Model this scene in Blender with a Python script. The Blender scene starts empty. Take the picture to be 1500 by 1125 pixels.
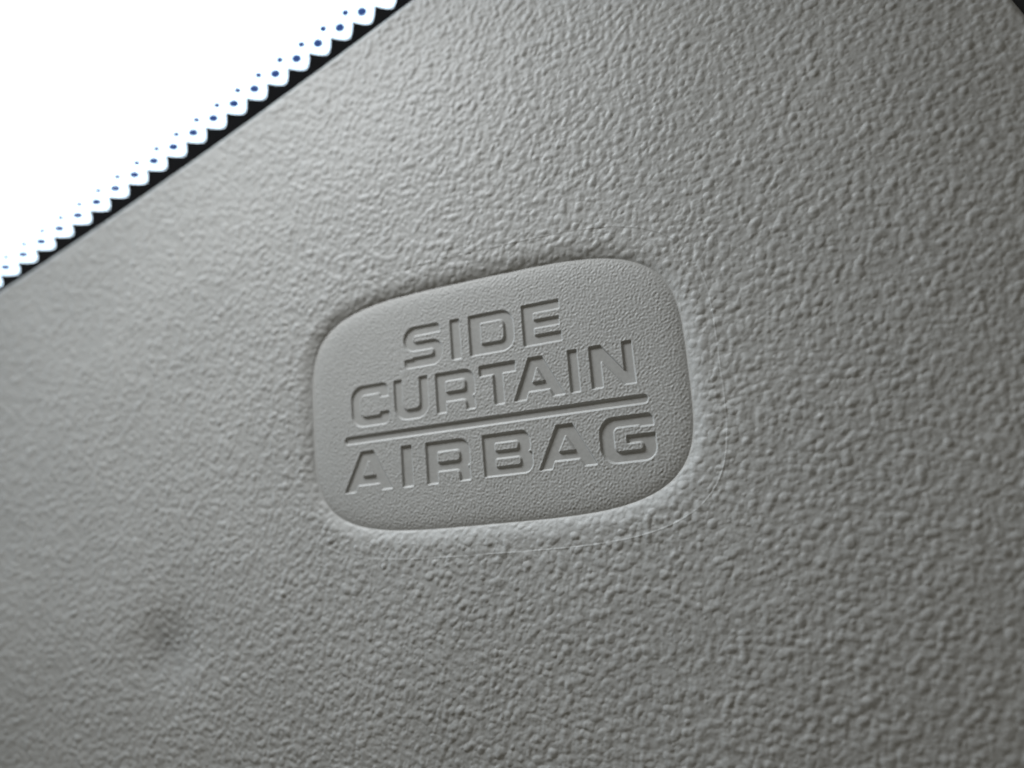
import bpy, math
import numpy as np
from mathutils import Vector, Matrix

# ------------------------------------------------------------------ camera, world, light
sc = bpy.context.scene
COL = sc.collection
MM = 0.001                                   # all shapes below are drawn in millimetres

cam_d = bpy.data.cameras.new("camera")
cam = bpy.data.objects.new("camera", cam_d)
COL.objects.link(cam)
cam.location = (0, 0, 0)
cam.rotation_euler = (math.radians(90), 0, 0)   # looks along +Y, Z up
cam_d.sensor_width = 36.0
cam_d.lens = 27.6
cam_d.clip_start = 0.002
cam_d.clip_end = 500.0
cam_d.dof.use_dof = True
cam_d.dof.focus_distance = 0.0885
cam_d.dof.aperture_fstop = 12.5
sc.camera = cam

world = bpy.data.worlds.new("World")
sc.world = world
world.use_nodes = True
bg = world.node_tree.nodes["Background"]
bg.inputs[0].default_value = (1.0, 0.935, 0.80, 1)
bg.inputs[1].default_value = 0.17             # dim light bounced round the car's cabin

LAMP_POS = Vector((-0.098, 0.079, 0.120))     # daylight that falls in through the windshield
LAMP_AIM = Vector((-0.100, 0.015, 0.063))
ld = bpy.data.lights.new("windshield_daylight", 'AREA')
ld.shape = 'RECTANGLE'
ld.size = 0.085
ld.size_y = 0.085
ld.energy = 0.745
ld.color = (0.962, 0.978, 1.0)
lamp = bpy.data.objects.new("windshield_daylight", ld)
COL.objects.link(lamp)
lamp.location = LAMP_POS
lamp.rotation_euler = (LAMP_AIM - LAMP_POS).to_track_quat('-Z', 'Y').to_euler()

sc.view_settings.view_transform = 'Standard'
sc.view_settings.look = 'None'
sc.view_settings.gamma = 1.0
sc.view_settings.exposure = 0.0
sc.view_settings.use_curve_mapping = False
sc.render.engine = 'CYCLES'
sc.cycles.max_bounces = 6

# ------------------------------------------------------------------ helpers
def empty(name, mat):
    o = bpy.data.objects.new(name, None)
    o.empty_display_size = 0.02
    COL.objects.link(o)
    o.matrix_world = mat
    return o

def mesh_obj(name, verts, faces, mat, parent=None, smooth=True):
    """verts (n,3) in mm, faces (m,k) index array or list of lists"""
    me = bpy.data.meshes.new(name)
    v = np.asarray(verts, dtype=np.float64) * MM
    if isinstance(faces, np.ndarray):
        m, k = faces.shape
        me.vertices.add(len(v)); me.vertices.foreach_set("co", v.astype(np.float32).ravel())
        me.loops.add(m * k); me.loops.foreach_set("vertex_index", faces.astype(np.int32).ravel())
        me.polygons.add(m)
        me.polygons.foreach_set("loop_start", np.arange(0, m * k, k, dtype=np.int32))
        me.update(calc_edges=True)
    else:
        me.from_pydata([tuple(p) for p in v], [], [list(q) for q in faces])
    me.polygons.foreach_set("use_smooth", np.full(len(me.polygons), smooth, dtype=bool))
    me.update()
    me.materials.append(mat)
    o = bpy.data.objects.new(name, me)
    COL.objects.link(o)
    if parent is not None:
        o.parent = parent
    return o

def tag(o, label=None, cat=None, group=None, kind=None):
    for k, v in (("label", label), ("category", cat), ("group", group), ("kind", kind)):
        if v:
            o[k] = v
    return o

def new_mat(name):
    m = bpy.data.materials.new(name)
    m.use_nodes = True
    nt = m.node_tree
    return m, nt, nt.nodes["Principled BSDF"]

def plastic_material(name="grey_moulded_plastic", rough=(0.50, 0.62), dark_mark=None):
    m, nt, p = new_mat(name)
    N, L = nt.nodes, nt.links
    tc = N.new("ShaderNodeTexCoord")
    n1 = N.new("ShaderNodeTexNoise"); n1.inputs["Scale"].default_value = 55.0
    n1.inputs["Detail"].default_value = 4.2; n1.inputs["Roughness"].default_value = 0.6
    L.new(tc.outputs["Object"], n1.inputs["Vector"])
    n2 = N.new("ShaderNodeTexNoise"); n2.inputs["Scale"].default_value = 2600.0
    n2.inputs["Detail"].default_value = 3.0
    L.new(tc.outputs["Object"], n2.inputs["Vector"])
    r1 = N.new("ShaderNodeValToRGB")
    r1.color_ramp.elements[0].position = 0.30; r1.color_ramp.elements[0].color = (0.338, 0.342, 0.333, 1)
    r1.color_ramp.elements[1].position = 0.70; r1.color_ramp.elements[1].color = (0.372, 0.376, 0.366, 1)
    L.new(n1.outputs["Fac"], r1.inputs["Fac"])
    r2 = N.new("ShaderNodeMapRange")
    r2.inputs["From Min"].default_value = 0.3; r2.inputs["From Max"].default_value = 0.7
    r2.inputs["To Min"].default_value = 0.93; r2.inputs["To Max"].default_value = 1.05
    L.new(n2.outputs["Fac"], r2.inputs["Value"])
    mx = N.new("ShaderNodeMix"); mx.data_type = 'RGBA'; mx.blend_type = 'MULTIPLY'
    mx.inputs["Factor"].default_value = 1.0
    L.new(r1.outputs["Color"], mx.inputs["A"])
    L.new(r2.outputs["Result"], mx.inputs["B"])
    col = mx.outputs["Result"]
    if dark_mark:                                   # a darker mark with a ragged outline over the dent
        vm = N.new("ShaderNodeVectorMath"); vm.operation = 'SUBTRACT'
        vm.inputs[1].default_value = (dark_mark[0] * MM, dark_mark[1] * MM, 0)
        L.new(tc.outputs["Object"], vm.inputs[0])
        sc_ = N.new("ShaderNodeVectorMath"); sc_.operation = 'MULTIPLY'
        sc_.inputs[1].default_value = (1 / (dark_mark[2] * MM), 1 / (dark_mark[3] * MM), 0)
        L.new(vm.outputs[0], sc_.inputs[0])
        ln = N.new("ShaderNodeVectorMath"); ln.operation = 'LENGTH'
        L.new(sc_.outputs[0], ln.inputs[0])
        n4 = N.new("ShaderNodeTexNoise"); n4.inputs["Scale"].default_value = 420.0
        n4.inputs["Detail"].default_value = 5.0
        L.new(tc.outputs["Object"], n4.inputs["Vector"])
        ad = N.new("ShaderNodeMath"); ad.operation = 'MULTIPLY_ADD'
        ad.inputs[1].default_value = 0.9; L.new(n4.outputs["Fac"], ad.inputs[0]); L.new(ln.outputs["Value"], ad.inputs[2])
        mr = N.new("ShaderNodeMapRange"); mr.interpolation_type = 'SMOOTHSTEP'
        mr.inputs["From Min"].default_value = 0.35; mr.inputs["From Max"].default_value = 1.55
        mr.inputs["To Min"].default_value = 0.80; mr.inputs["To Max"].default_value = 1.0
        L.new(ad.outputs[0], mr.inputs["Value"])
        m2 = N.new("ShaderNodeMix"); m2.data_type = 'RGBA'; m2.blend_type = 'MULTIPLY'
        m2.inputs["Factor"].default_value = 1.0
        L.new(col, m2.inputs["A"]); L.new(mr.outputs["Result"], m2.inputs["B"])
        col = m2.outputs["Result"]
    L.new(col, p.inputs["Base Color"])
    r3 = N.new("ShaderNodeMapRange")
    r3.inputs["To Min"].default_value = rough[0]; r3.inputs["To Max"].default_value = rough[1]
    L.new(n1.outputs["Fac"], r3.inputs["Value"])
    L.new(r3.outputs["Result"], p.inputs["Roughness"])
    p.inputs["Specular IOR Level"].default_value = 0.42
    b = N.new("ShaderNodeBump"); b.inputs["Strength"].default_value = 0.25
    b.inputs["Distance"].default_value = 0.00004
    L.new(n2.outputs["Fac"], b.inputs["Height"])
    L.new(b.outputs["Normal"], p.inputs["Normal"])
    return m

def simple_material(name, col, rough, spec=0.5, scale=300.0, var=0.25):
    m, nt, p = new_mat(name)
    N, L = nt.nodes, nt.links
    tc = N.new("ShaderNodeTexCoord")
    n = N.new("ShaderNodeTexNoise"); n.inputs["Scale"].default_value = scale
    L.new(tc.outputs["Object"], n.inputs["Vector"])
    r = N.new("ShaderNodeValToRGB")
    r.color_ramp.elements[0].color = tuple(c * (1 - var) for c in col) + (1,)
    r.color_ramp.elements[1].color = tuple(c * (1 + var) for c in col) + (1,)
    L.new(n.outputs["Fac"], r.inputs["Fac"])
    L.new(r.outputs["Color"], p.inputs["Base Color"])
    p.inputs["Roughness"].default_value = rough
    p.inputs["Specular IOR Level"].default_value = spec
    return m

def glass_material():
    m, nt, p = new_mat("windshield_glass")
    N, L = nt.nodes, nt.links
    N.remove(p)
    t = N.new("ShaderNodeBsdfTransparent"); t.inputs[0].default_value = (0.985, 0.988, 0.988, 1)
    g = N.new("ShaderNodeBsdfGlossy"); g.inputs["Roughness"].default_value = 0.02
    lw = N.new("ShaderNodeLayerWeight"); lw.inputs["Blend"].default_value = 0.5
    pw = N.new("ShaderNodeMath"); pw.operation = 'POWER'; pw.inputs[1].default_value = 5.0
    fr = N.new("ShaderNodeMath"); fr.operation = 'MULTIPLY_ADD'; fr.inputs[1].default_value = 0.6; fr.inputs[2].default_value = 0.03
    L.new(lw.outputs["Facing"], pw.inputs[0]); L.new(pw.outputs[0], fr.inputs[0])
    mx = N.new("ShaderNodeMixShader")
    L.new(fr.outputs[0], mx.inputs[0]); L.new(t.outputs[0], mx.inputs[1]); L.new(g.outputs[0], mx.inputs[2])
    L.new(mx.outputs[0], N["Material Output"].inputs["Surface"])
    return m

def sky_material():
    m, nt, p = new_mat("bright_overcast_sky")
    N, L = nt.nodes, nt.links
    N.remove(p)
    tc = N.new("ShaderNodeTexCoord")
    n = N.new("ShaderNodeTexNoise"); n.inputs["Scale"].default_value = 0.05
    n.inputs["Detail"].default_value = 4.2
    L.new(tc.outputs["Object"], n.inputs["Vector"])
    r = N.new("ShaderNodeValToRGB")
    r.color_ramp.elements[0].position = 0.3; r.color_ramp.elements[0].color = (0.60, 0.80, 1.0, 1)
    r.color_ramp.elements[1].position = 0.7; r.color_ramp.elements[1].color = (0.72, 0.87, 1.0, 1)
    L.new(n.outputs["Fac"], r.inputs["Fac"])
    e = N.new("ShaderNodeEmission"); e.inputs["Strength"].default_value = 4.2
    L.new(r.outputs["Color"], e.inputs["Color"])
    L.new(e.outputs[0], N["Material Output"].inputs["Surface"])
    return m

M_PLASTIC = plastic_material(dark_mark=(-54.6, -28.2, 6.6, 5.6))
M_LETTER = plastic_material("polished_letter_floor", (0.40, 0.48))
M_FRIT = simple_material("black_ceramic_frit", (0.010, 0.013, 0.022), 0.45)
M_RUBBER = simple_material("black_rubber", (0.022, 0.024, 0.027), 0.7)
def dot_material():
    m, nt, p = new_mat("ceramic_dot_blue_glare")
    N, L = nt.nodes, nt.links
    t = N.new("ShaderNodeBsdfTranslucent"); t.inputs[0].default_value = (0.04, 0.075, 0.20, 1)  # blue lens glare over the black dots, painted in as translucent colour
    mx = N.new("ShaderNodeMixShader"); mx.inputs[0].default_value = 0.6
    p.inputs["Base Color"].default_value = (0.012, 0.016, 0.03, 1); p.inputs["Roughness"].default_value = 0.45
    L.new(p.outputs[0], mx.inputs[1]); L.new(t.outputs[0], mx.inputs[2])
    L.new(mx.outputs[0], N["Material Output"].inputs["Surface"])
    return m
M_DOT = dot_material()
M_GLASS = glass_material()
M_SKY = sky_material()

# camera axes (x right, y up, z towards the viewer) -> world (X right, Y away, Z up)
def to_world(v):
    return Vector((v[0], -v[2], v[1]))

# ------------------------------------------------------------------ sky beyond the glass
def build_sky():
    R = 60000.0
    vs, fs = [], []
    nu, nv = 32, 18
    for j in range(nv + 1):
        el = math.radians(-12 + 92 * j / nv)
        for i in range(nu + 1):
            az = math.radians(-78 + 116 * i / nu)          # about straight ahead (+Y)
            vs.append((R * math.cos(el) * math.sin(az), R * math.cos(el) * math.cos(az), R * math.sin(el)))
    for j in range(nv):
        for i in range(nu):
            a = j * (nu + 1) + i
            fs.append((a, a + 1, a + nu + 2, a + nu + 1))
    o = mesh_obj("sky", np.array(vs), np.array(fs), M_SKY)
    tag(o, "blown out white sky seen through the windshield", None, None, "structure")
build_sky()

# ------------------------------------------------------------------ the pillar trim: frame of its face
U = np.array([0.917, 0.148, 0.372]); U /= np.linalg.norm(U)
NRM = np.array([-0.392, 0.147, 0.908]); NRM -= U * (U @ NRM); NRM /= np.linalg.norm(NRM)
V = np.cross(NRM, U)
ORG = np.array([-0.01304, -0.01261, -1.0]) * 95.04          # mm, camera axes
uw, vw, nw = to_world(U), to_world(V), to_world(NRM)
ow = to_world(ORG * MM)
FACE = Matrix(((uw.x, vw.x, nw.x, ow.x), (uw.y, vw.y, nw.y, ow.y), (uw.z, vw.z, nw.z, ow.z), (0, 0, 0, 1)))

trim = empty("pillar_cover", FACE)
tag(trim, "grained grey plastic pillar cover beside the windshield with a recessed airbag marking", "pillar cover")

# ------------------------------------------------------------------ outlines of the sunk letters (mm on the face)
def fillet(poly):
    """poly: (x, y[, r]) corners -> polyline with rounded corners"""
    out, n = [], len(poly)
    for i in range(n):
        p = np.array(poly[i][:2], float); r = poly[i][2] if len(poly[i]) > 2 else 0.10
        a = np.array(poly[i - 1][:2], float); b = np.array(poly[(i + 1) % n][:2], float)
        da = (a - p); db = (b - p); la, lb = np.linalg.norm(da), np.linalg.norm(db)
        da /= la; db /= lb
        ang = math.acos(max(-1, min(1, da @ db)))
        if r <= 0 or ang > 3.0:
            out.append(p); continue
        t = min(r / math.tan(ang / 2), la * 0.49, lb * 0.49)
        rr = t * math.tan(ang / 2)
        s, e = p + da * t, p + db * t
        bis = da + db; bis /= np.linalg.norm(bis)
        c = p + bis * (rr / math.sin(ang / 2))
        a0 = math.atan2(*(s - c)[::-1]); a1 = math.atan2(*(e - c)[::-1])
        d = (a1 - a0 + math.pi) % (2 * math.pi) - math.pi
        k = 3 if rr < 0.3 else 8
        for q in range(k + 1):
            w = a0 + d * q / k
            out.append(c + rr * np.array([math.cos(w), math.sin(w)]))
    return np.array(out)

def sdf_poly(X, Y, pts):
    d2 = np.full(X.shape, 1e9); inside = np.zeros(X.shape, bool)
    n = len(pts)
    for i in range(n):
        ax, ay = pts[i - 1]; bx, by = pts[i]
        ex, ey = bx - ax, by - ay
        L2 = ex * ex + ey * ey
        if L2 < 1e-12:
            continue
        wx, wy = X - ax, Y - ay
        t = np.clip((wx * ex + wy * ey) / L2, 0, 1)
        d2 = np.minimum(d2, (wx - ex * t) ** 2 + (wy - ey * t) ** 2)
        if abs(ey) > 1e-12:
            c = ((ay > Y) != (by > Y)) & (X < ex * (Y - ay) / ey + ax)
            inside ^= c
    d = np.sqrt(d2)
    return np.where(inside, -d, d)

def box(u0, u1, v0, v1, r=0.1):
    return [(u0, v1, r), (u1, v1, r), (u1, v0, r), (u0, v0, r)]

def letter_a(a0, a1, l0, l1, r0, r1, top, bot, bar, bl, br, tri):
    return ([(a0, top), (a1, top), (r1, bot), (r0, bot), (br, bar), (bl, bar), (l1, bot), (l0, bot)], [tri])

def letter_r(u0, u1, top, bot, stem, cu1, cv0, cv1, bar, leg):
    return ([(u0, top), (u1, top, 1.45), (u1, bar + .52, .75), (u1 - .55, bar + .38, .12), (u1 - .12, bar + .1, .45), (u1 - .12, bot),
             (leg, bot), (leg, bar, .5), (stem, bar), (stem, bot), (u0, bot)],
            [[(stem + .05, cv1, .15), (cu1, cv1, .5), (cu1, cv0, .5), (stem + .05, cv0, .15)]])

LETTERS = [
 ("S of SIDE", [(-13.35, 10.55, 1.7), (-8.0, 10.55, 1.2), (-8.0, 9.35), (-12.0, 9.35, .38), (-12.0, 8.5, .38), (-7.75, 8.5, 1.5),
                (-7.75, 5.2, 1.7), (-13.35, 5.2, 1.3), (-13.35, 6.35), (-12.2, 6.35, .08), (-12.0, 6.5, .08), (-9.05, 6.5, .42), (-9.05, 7.35, .42), (-13.35, 7.35, 1.5)], []),
 ("I of SIDE", box(-6.5, -5.2, 5.32, 10.5), []),
 ("D of SIDE", [(-3.9, 10.5), (2.12, 10.5, 1.7), (2.12, 5.35, 1.7), (-3.9, 5.35)],
               [[(-2.35, 9.33, .15), (.83, 9.33, .6), (.83, 6.65, .7), (-2.35, 6.65, .15)]]),
 ("E of SIDE", [(3.33, 10.48), (8.2, 10.48), (8.2, 9.3), (4.78, 9.3), (4.78, 8.43), (8.05, 8.43), (8.05, 7.38), (4.78, 7.38), (4.78, 6.53), (8.2, 6.53),
                (8.2, 5.35), (3.33, 5.35)], []),
 ("C of CURTAIN", [(-21.75, 3.98, 1.7), (-16.05, 3.98, 1.4), (-16.05, 2.15), (-17.3, 2.15), (-17.5, 2.7), (-20.4, 2.7, .7), (-20.4, -.15, .7),
                   (-17.5, -.15), (-17.3, .22), (-16.05, .22), (-16.05, -1.42, 1.5), (-21.75, -1.42, 1.7)], []),
 ("U of CURTAIN", [(-15.15, 3.92), (-13.98, 3.92), (-13.98, -.08, .75), (-11.4, -.08, .75), (-11.4, 3.92), (-10.2, 3.92), (-10.2, -1.35, 1.7), (-15.15, -1.35, 1.7)], []),
 ("R of CURTAIN", *letter_r(-9.03, -3.62, 3.88, -1.2, -7.75, -4.88, 1.32, 2.75, .15, -4.9)),
 ("T of CURTAIN", [(-2.9, 3.87), (1.95, 3.87), (1.95, 2.6), (.18, 2.6), (.2, -1.15), (-1.05, -1.15), (-1.07, 2.6), (-2.9, 2.6)], []),
 ("first A of CURTAIN", *letter_a(3.72, 5.46, 1.5, 3.0, 6.5, 7.96, 3.86, -1.15, -.24, 3.38, 6.1, [(4.64, 2.6, .05), (3.93, .8, .08), (5.55, .8, .08)])),
 ("I of CURTAIN", box(8.72, 9.85, -1.12, 3.93), []),
 ("N of CURTAIN", [(11.34, 3.95), (12.75, 3.95), (15.3, .62, .05), (15.3, 3.92), (16.45, 3.92), (16.52, -1.08), (15.15, -1.08), (12.64, 2.02, .05), (12.64, -1.05), (11.33, -1.05)], []),
 ("first A of AIRBAG", *letter_a(-20.6, -18.7, -23.36, -21.7, -17.67, -16.06, -4.67, -9.8, -9.0, -21.25, -18.1, [(-19.57, -5.95, .05), (-20.55, -7.88, .08), (-18.6, -7.88, .08)])),
 ("I of AIRBAG", box(-14.55, -13.05, -9.83, -4.68), []),
 ("R of AIRBAG", *letter_r(-11.0, -4.95, -4.68, -9.84, -9.5, -6.33, -7.3, -5.98, -8.42, -6.48)),
 ("B of AIRBAG", [(-3.15, -4.72), (3.03, -4.72, 1.3), (3.03, -7.1, .8), (2.62, -7.22, .1), (3.22, -7.34, .8), (3.22, -9.78, 1.5), (-3.15, -9.78)],
                 [[(-1.57, -5.84, .15), (1.52, -5.84, .42), (1.52, -6.8, .42), (-1.57, -6.8, .15)], [(-1.57, -7.74, .15), (1.68, -7.74, .42), (1.68, -8.7, .42), (-1.57, -8.7, .15)]]),
 ("second A of AIRBAG", *letter_a(6.5, 8.45, 3.9, 5.52, 9.5, 11.06, -4.7, -9.75, -8.86, 5.86, 8.95, [(7.48, -6.0, .05), (6.46, -7.84, .08), (8.55, -7.84, .08)])),
 ("G of AIRBAG", [(11.63, -4.7, 1.8), (17.95, -4.7, 1.3), (17.95, -6.08), (16.4, -6.08), (16.2, -5.9), (13.25, -5.9, .6), (13.25, -8.68, .6), (16.55, -8.68, .42),
                  (16.55, -7.8, .42), (14.75, -7.8), (14.75, -6.95), (18.0, -6.95), (18.0, -9.9, 1.7), (11.63, -9.9, 1.8)], []),
 ("rule", box(-23.0, 17.65, -3.52, -2.53, .48), []),
]

# ------------------------------------------------------------------ relief of the face on a fine grid
FS = 0.065                   # fine spacing, mm
K = 2                        # coarse cell = K fine cells
U0, V0 = -102.0, -53.0
NU, NV = 1308 * K, 900 * K   # cells
us = U0 + FS * np.arange(NU + 1)
vs = V0 + FS * np.arange(NV + 1)

rng = np.random.default_rng(7)
def band_noise(wl, width, seed_rng):
    """isotropic gaussian noise round wavelength wl (mm), unit deviation, on the full fine grid"""
    ny, nx = NV + 1, NU + 1
    py, px = 1920, 2700
    w = seed_rng.standard_normal((py, px)).astype(np.float32)
    F = np.fft.rfft2(w)
    ky = np.fft.fftfreq(py, FS)[:, None]; kx = np.fft.rfftfreq(px, FS)[None, :]
    k = np.sqrt(kx * kx + ky * ky); k[0, 0] = 1e-6
    G = np.exp(-(np.log(k * wl) / width) ** 2); G[0, 0] = 0
    f = np.fft.irfft2(F * G, s=(py, px))[:ny, :nx]
    return (f / f.std()).astype(np.float32)

def sstep(x, a, b):
    t = np.clip((x - a) / (b - a), 0, 1)
    return t * t * (3 - 2 * t)

UU, VV = np.meshgrid(us, vs)
UU = UU.astype(np.float32); VV = VV.astype(np.float32)

g1 = band_noise(1.15, 0.42, rng)
g2 = band_noise(0.55, 0.40, rng)
g3 = band_noise(6.0, 0.7, rng)
g4 = band_noise(34.0, 0.6, rng)
# rounded pebbles of mixed size standing on a flat skin, some run together
def pebbles(density, r_lo, r_hi, seed):
    rg = np.random.default_rng(seed)
    acc = np.zeros(UU.shape, np.float32)
    n = int(density * NU * NV * FS * FS)
    cx = rg.random(n) * NU; cy = rg.random(n) * NV
    R = (r_lo * (r_hi / r_lo) ** (rg.random(n) ** 1.6)) / FS
    asp = 1.0 + 0.9 * rg.random(n) ** 1.5; th = rg.random(n) * math.pi
    hh = 0.45 + 0.55 * rg.random(n)
    for k in range(n):
        m = int(R[k] * asp[k]) + 2
        i, j = int(cx[k]), int(cy[k])
        i0, i1, j0, j1 = max(0, i - m), min(NU + 1, i + m + 1), max(0, j - m), min(NV + 1, j + m + 1)
        x = np.arange(i0, i1, dtype=np.float32)[None, :] - cx[k]; y = np.arange(j0, j1, dtype=np.float32)[:, None] - cy[k]
        c, s_ = math.cos(th[k]), math.sin(th[k])
        q = 1 - ((x * c + y * s_) / (R[k] * asp[k])) ** 2 - ((y * c - x * s_) / R[k]) ** 2
        np.maximum(q, 0, out=q)
        p = acc[j0:j1, i0:i1]
        q = q ** 0.85 * (hh[k] * min(1.0, R[k] * FS / 0.55))
        np.maximum(p, q + 0.35 * p, out=p)
    return acc
peb = pebbles(2.6, 0.19, 0.58, 3)
def soften(a, sig):
    F = np.fft.rfft2(a)
    ky = np.fft.fftfreq(a.shape[0], FS)[:, None]; kx = np.fft.rfftfreq(a.shape[1], FS)[None, :]
    return np.fft.irfft2(F * np.exp(-2 * (math.pi * sig) ** 2 * (kx * kx + ky * ky)), s=a.shape).astype(np.float32)
coarse = 0.132 * soften(np.minimum(peb, 1.2), 0.045) + 0.015 * g1 + 0.0035 * g2
pg = band_noise(0.40, 0.34, rng)
fine = 0.0120 * np.tanh(pg * 0.8) + 0.0085 * g2 + 0.005 * g1

# pad outline: squarish oval
PU, PV, PA, PB = -2.9, -0.05, 25.3, 15.3
def oval(a, b, n=4.0):
    x = np.abs((UU - PU) / a) + 1e-6; y = np.abs((VV - PV) / b) + 1e-6
    f = (x ** n + y ** n) ** (1 / n)
    gx = (x / f) ** (n - 1) / a; gy = (y / f) ** (n - 1) / b
    return (f - 1) / np.sqrt(gx * gx + gy * gy)
s = oval(PA, PB)                                     # + outside the pad
part = oval(PA + 3.55, PB + 3.45)                    # parting line of the mould insert

RIM, DEEP = 2.4, 0.58
x = np.clip(s / RIM, 0, 1)
rim = -DEEP * (1 - x) ** 2.3
y = np.clip(-s, 0, 40)
pad = -DEEP + 0.29 * (1 - np.exp(-y / 0.9)) + 0.07 * (1 - np.exp(-y / 9.0))
base = np.where(s > 0, rim, pad)

w_out = sstep(s, 0.10, 2.6)
gr = coarse * (0.75 + 0.25 * w_out) * sstep(s, -0.05, 0.35)
w_in = sstep(-s, 0.05, 0.5)
gr = np.where(s > 0, gr, fine * w_in + 0.004 * pg * (1 - w_in))

h = base + gr
# hair-fine flash left along the parting line, broken here and there
brk = sstep(g3, -1.6, 0.0) * (0.25 + 0.75 * sstep(UU, -24.0, -10.0))
h += 0.028 * brk * np.exp(-(part / 0.08) ** 2) - 0.030 * sstep(-part, -0.1, 0.1) * (s > 0) * sstep(s, 0, 1)
# gentle unevenness, and a small dent low on the left
h += 0.02 * g4
du, dv = UU + 54.2, VV + 28.4
rr = np.sqrt((du * 0.92 + dv * 0.38) ** 2 + ((dv * 0.92 - du * 0.38) * 1.2) ** 2)
h += -0.62 * np.exp(-(rr / 5.6) ** 2)
# overall crown of the panel
crown = -0.00010 * (UU + 2.5) ** 2 - 0.0016 * np.maximum(UU - 16, 0) ** 2 - 0.0012 * np.maximum(-16 - VV, 0) ** 2

# sunk letters
DEPTH = 0.24
ids = np.full(UU.shape, -1, np.int16)                # letter index per fine vertex
for li, (nm, outer, holes) in enumerate(LETTERS):
    P = fillet(outer)
    i0 = int((P[:, 0].min() - 0.6 - U0) / FS); i1 = int((P[:, 0].max() + 0.6 - U0) / FS)
    j0 = int((P[:, 1].min() - 0.6 - V0) / FS); j1 = int((P[:, 1].max() + 0.6 - V0) / FS)
    X = UU[j0:j1, i0:i1].astype(float); Y = VV[j0:j1, i0:i1].astype(float)
    d = sdf_poly(X, Y, P)
    for hp in holes:
        d = np.maximum(d, -sdf_poly(X, Y, fillet(hp)))
    d -= 0.06
    sub = h[j0:j1, i0:i1]
    b = base[j0:j1, i0:i1]
    smooth_b = sub + (b - sub) * sstep(-d, -0.10, 0.06)          # grain dies out at the lip
    sub[:] = smooth_b - DEPTH * sstep(-d, -0.01, 0.18) + 0.015 * np.exp(-((d - 0.10) / 0.10) ** 2)
    m = ids[j0:j1, i0:i1]
    m[d < 0.02] = li

# edges of the trim: the long one by the windshield, and the far corner by the door seal
EDGE_SHIFT = 0.3
cf = np.polyfit([-92.27, -58.63, -40.84, -29.75, -9.13], [32.11, 41.79, 46.22, 50.02, 57.35], 2)
def edge_v(u):
    return np.polyval(cf, u) + EDGE_SHIFT
e1 = (edge_v(UU) - VV) * 0.94
e2 = ((61.0 - UU) * 4.56 + (32.46 - VV) * 1.89) / math.hypot(4.56, 1.89)
def roll(e, r):
    q = np.clip(r - e, 0, r)
    return -(r - np.sqrt(np.maximum(r * r - q * q, 0))) - 6.0 * np.maximum(-e, 0)
fade = sstep(np.minimum(e1, e2), 0.0, 1.2)
h = h * (0.25 + 0.75 * fade) + roll(e1, 0.7) + roll(e2, 0.9) + crown
keep = (e1 > -0.6) & (e2 > -1.6)

# ------------------------------------------------------------------ cut the relief into its parts
def ci(x, x0): return int(round((x - x0) / FS / K)) * K
RI0, RI1, RJ0, RJ1 = ci(-32.4, U0), ci(27.6, U0), ci(-19.8, V0), ci(19.8, V0)
for arr in (h,):     # fine rows on the rectangle's border follow the coarse edges exactly
    for j in (RJ0, RJ1):
        seg = arr[j, RI0:RI1 + 1]; xi = np.arange(RI1 - RI0 + 1)
        arr[j, RI0:RI1 + 1] = np.interp(xi, xi[::K], seg[::K])
    for i in (RI0, RI1):
        seg = arr[RJ0:RJ1 + 1, i]; xi = np.arange(RJ1 - RJ0 + 1)
        arr[RJ0:RJ1 + 1, i] = np.interp(xi, xi[::K], seg[::K])

gid = np.arange((NV + 1) * (NU + 1), dtype=np.int64).reshape(NV + 1, NU + 1)
def quads(g):
    return np.stack([g[:-1, :-1].ravel(), g[:-1, 1:].ravel(), g[1:, 1:].ravel(), g[1:, :-1].ravel()], 1)
def build(name, q, parent, mat=None):
    used, inv = np.unique(q, return_inverse=True)
    co = np.stack([UU.ravel()[used], VV.ravel()[used], h.ravel()[used]], 1)
    o = mesh_obj(name, co, inv.reshape(q.shape), mat or M_PLASTIC, parent)
    nrm = np.stack([-HU.ravel()[used], -HV.ravel()[used], np.ones(len(used), np.float32)], 1)
    nrm /= np.linalg.norm(nrm, axis=1)[:, None]
    at = o.data.attributes.new("custom_normal", 'FLOAT_VECTOR', 'POINT')     # true slope of the relief
    at.data.foreach_set("vector", nrm.astype(np.float32).ravel())
    return o
HV, HU = np.gradient(h, FS)

far_i = ci(-58.0, U0) // (2 * K) * (2 * K)            # the far, soft end needs fewer columns
cols = np.concatenate([np.arange(0, far_i, 2 * K), np.arange(far_i, NU + 1, K)])
rows = np.arange(0, NV + 1, K)
cg = gid[np.ix_(rows, cols)]
ck = keep[np.ix_(rows, cols)]
cell = ck[:-1, :-1] & ck[1:, :-1] & ck[:-1, 1:] & ck[1:, 1:]
cj, cix = np.meshgrid(rows[:-1], cols[:-1], indexing='ij')
inrect = (cj >= RJ0) & (cj < RJ1) & (cix >= RI0) & (cix < RI1)
q_out = quads(cg)[(cell & ~inrect).ravel()]
fg = gid[RJ0:RJ1 + 1, RI0:RI1 + 1]
q_in = quads(fg)
mid = lambda a: a[RJ0:RJ1, RI0:RI1]
f_let = mid(ids).ravel()
f_pad = (mid(s) < 0).ravel()
q_rim = q_in[~f_pad]
panel = build("panel", np.concatenate([q_out, q_rim]), trim)
pad_o = build("marking_pad", q_in[f_pad & (f_let < 0)], trim)
pad_o["label"] = "slightly domed oval pad with finer grain and sunk lettering"
for li, (nm, outer, holes) in enumerate(LETTERS):
    o = build("underline_groove" if nm == "rule" else "letter", q_in[f_pad & (f_let == li)], pad_o, M_LETTER)
    o["label"] = ("smooth sunk straight line under the word CURTAIN" if nm == "rule"
                  else "smooth sunk letter " + nm.replace("first A of CURTAIN", "A of CURTAIN"))

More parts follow.
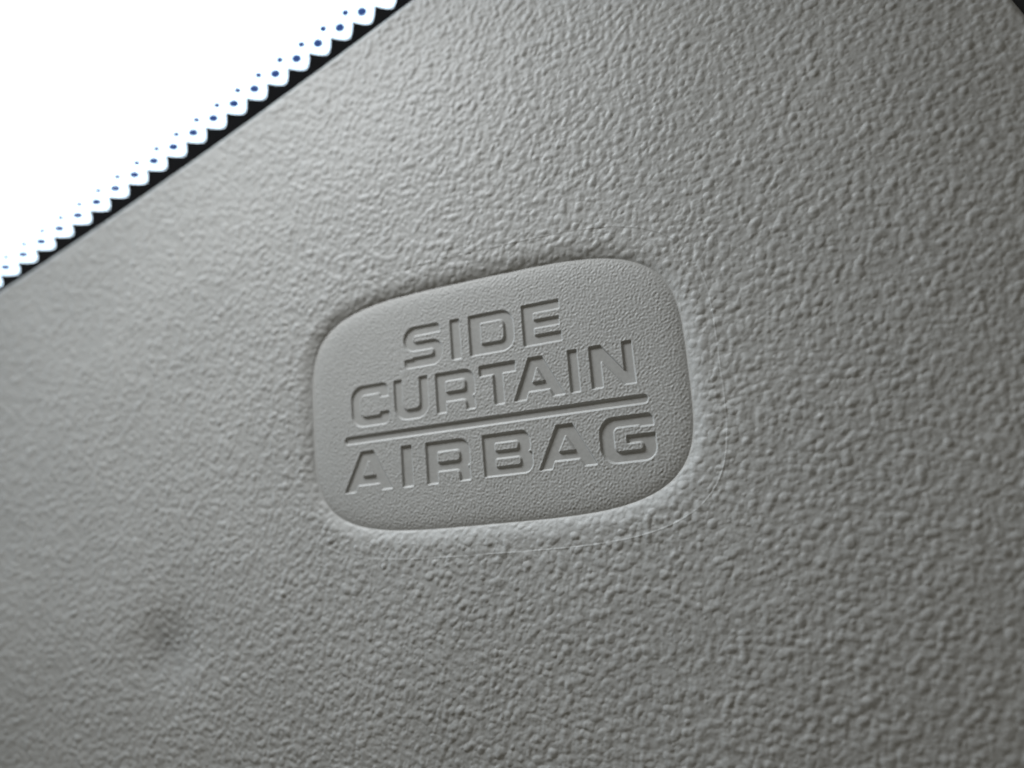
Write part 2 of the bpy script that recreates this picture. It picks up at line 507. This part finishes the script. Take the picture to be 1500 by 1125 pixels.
# ------------------------------------------------------------------ windshield: pane, black printed border, dots
F_PX = 1150.0
def ray(px, py):
    return np.array([(px - 750.0) / F_PX, -(py - 562.5) / F_PX, -1.0])
# the row of big dots is evenly spaced along a straight line on the glass: its two ends, 18 steps apart
G_A = ray(530, 17) * 139.0
G_B = ray(8, 391) * 156.0
PITCH = np.linalg.norm(G_B - G_A) / 18.0
RD = (G_A - G_B) / np.linalg.norm(G_A - G_B)                 # along the border, towards the upper right
UPL = np.array([-0.59, 0.81, 0.0]); TOW = ray(265, 205) / np.linalg.norm(ray(265, 205))
ALPHA = math.radians(50)
WD = UPL * math.cos(ALPHA) - TOW * math.sin(ALPHA)
WD -= RD * (WD @ RD); WD /= np.linalg.norm(WD)               # across the border, out over the clear glass
GN = np.cross(RD, WD)
if GN[2] < 0: GN = -GN
gr_, gw_, gn_ = to_world(RD), to_world(WD), to_world(GN)
go_ = to_world(G_B * MM)
GM = Matrix(((gr_.x, gw_.x, gn_.x, go_.x), (gr_.y, gw_.y, gn_.y, go_.y), (gr_.z, gw_.z, gn_.z, go_.z), (0, 0, 0, 1)))
shield = empty("windshield", GM)
tag(shield, "car windshield with black dotted border along the edge of the grey cover", "windshield")

T = 4.0
def slab(x0, x1, y0, y1, z0, z1):
    v = [(x0, y0, z0), (x1, y0, z0), (x1, y1, z0), (x0, y1, z0), (x0, y0, z1), (x1, y0, z1), (x1, y1, z1), (x0, y1, z1)]
    f = [(0, 3, 2, 1), (4, 5, 6, 7), (0, 1, 5, 4), (1, 2, 6, 5), (2, 3, 7, 6), (3, 0, 4, 7)]
    return v, f
SX = 1 if np.cross(RD, WD) @ GN > 0 else -1
v, f = slab(-400, 600, -30, 700, -T, 0)
mesh_obj("glass_pane", v, f, M_GLASS, shield, smooth=False)

# solid band with a scalloped rim: bites centred on each big dot
def scallop(x):
    t = (x / PITCH) % 1.0
    t = abs(t - 0.5) * 2                    # 1 at a dot, 0 between two dots (the tips)
    return -PITCH * (0.04 + 0.52 * max(0.0, 1 - ((1 - t) / 0.92) ** 1.35) ** 0.85)
xs = np.arange(-8 * PITCH, 30 * PITCH, PITCH / 28)
vb, fb = [], []
for x_ in xs:
    y_ = scallop(x_)
    vb += [(x_, -28, .03), (x_, y_, .03), (x_, y_, .10), (x_, -28, .10)]
for i in range(len(xs) - 1):
    a = 4 * i; b = a + 4
    for q in range(4):
        fb.append((a + q, a + (q + 1) % 4, b + (q + 1) % 4, b + q))
mesh_obj("black_border", vb, fb, M_FRIT, shield, smooth=False)

def disc_mesh(name, r):
    n = 14
    vv = [(0.0, 0.0, .10)]
    for k in range(n):
        c, s_ = math.cos(2 * math.pi * k / n), math.sin(2 * math.pi * k / n)
        vv.append((r * c, r * s_, .10))
    for k in range(n):
        c, s_ = math.cos(2 * math.pi * k / n), math.sin(2 * math.pi * k / n)
        vv.append((r * c, r * s_, .03))
    ff = [(0, 1 + k, 1 + (k + 1) % n) for k in range(n)]
    ff += [(1 + k, 1 + n + k, 1 + n + (k + 1) % n, 1 + (k + 1) % n) for k in range(n)]
    me = bpy.data.meshes.new(name)
    me.from_pydata([tuple(c * MM for c in p) for p in vv], [], ff)
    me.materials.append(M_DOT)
    return me
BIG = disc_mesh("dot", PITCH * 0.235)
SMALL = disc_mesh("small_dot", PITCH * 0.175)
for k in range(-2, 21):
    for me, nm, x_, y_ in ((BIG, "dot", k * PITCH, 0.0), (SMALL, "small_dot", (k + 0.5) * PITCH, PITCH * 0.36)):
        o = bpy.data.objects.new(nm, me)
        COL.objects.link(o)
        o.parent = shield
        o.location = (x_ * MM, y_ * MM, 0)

# ------------------------------------------------------------------ rubber seal past the far corner
seal_pts = [(53.2, 52.0), (59.0, 38.0), (62.9, 28.5), (68.9, 14.0), (74.4, 0.0)]
ring = 16
vv, ff = [], []
fine_pts = []
for a, b in zip(seal_pts[:-1], seal_pts[1:]):
    for q in range(6):
        t = q / 6
        fine_pts.append((a[0] + (b[0] - a[0]) * t, a[1] + (b[1] - a[1]) * t))
fine_pts.append(seal_pts[-1])
for i, (pu, pv) in enumerate(fine_pts):
    a = fine_pts[max(0, i - 1)]; b = fine_pts[min(len(fine_pts) - 1, i + 1)]
    t = np.array([b[0] - a[0], b[1] - a[1]]); t /= np.linalg.norm(t)
    nx, ny = -t[1], t[0]
    if nx < 0: nx, ny = -nx, -ny
    for k in range(ring):
        w = 2 * math.pi * k / ring
        ro = 6.0 * math.cos(w) + 4.0; rz = 4.0 * math.sin(w) - 9.5 + (0.8 * math.cos(2 * w))
        vv.append((pu + nx * ro, pv + ny * ro, rz))
for i in range(len(fine_pts) - 1):
    for k in range(ring):
        a = i * ring + k; b = i * ring + (k + 1) % ring
        ff.append((a, b, b + ring, a + ring))
ff.append(tuple(range(ring)))
ff.append(tuple(range((len(fine_pts) - 1) * ring, len(fine_pts) * ring)))
seal = mesh_obj("door_seal", vv, ff, M_RUBBER)
seal.matrix_world = FACE
tag(seal, "black rubber seal behind the far corner of the grey cover", "seal")
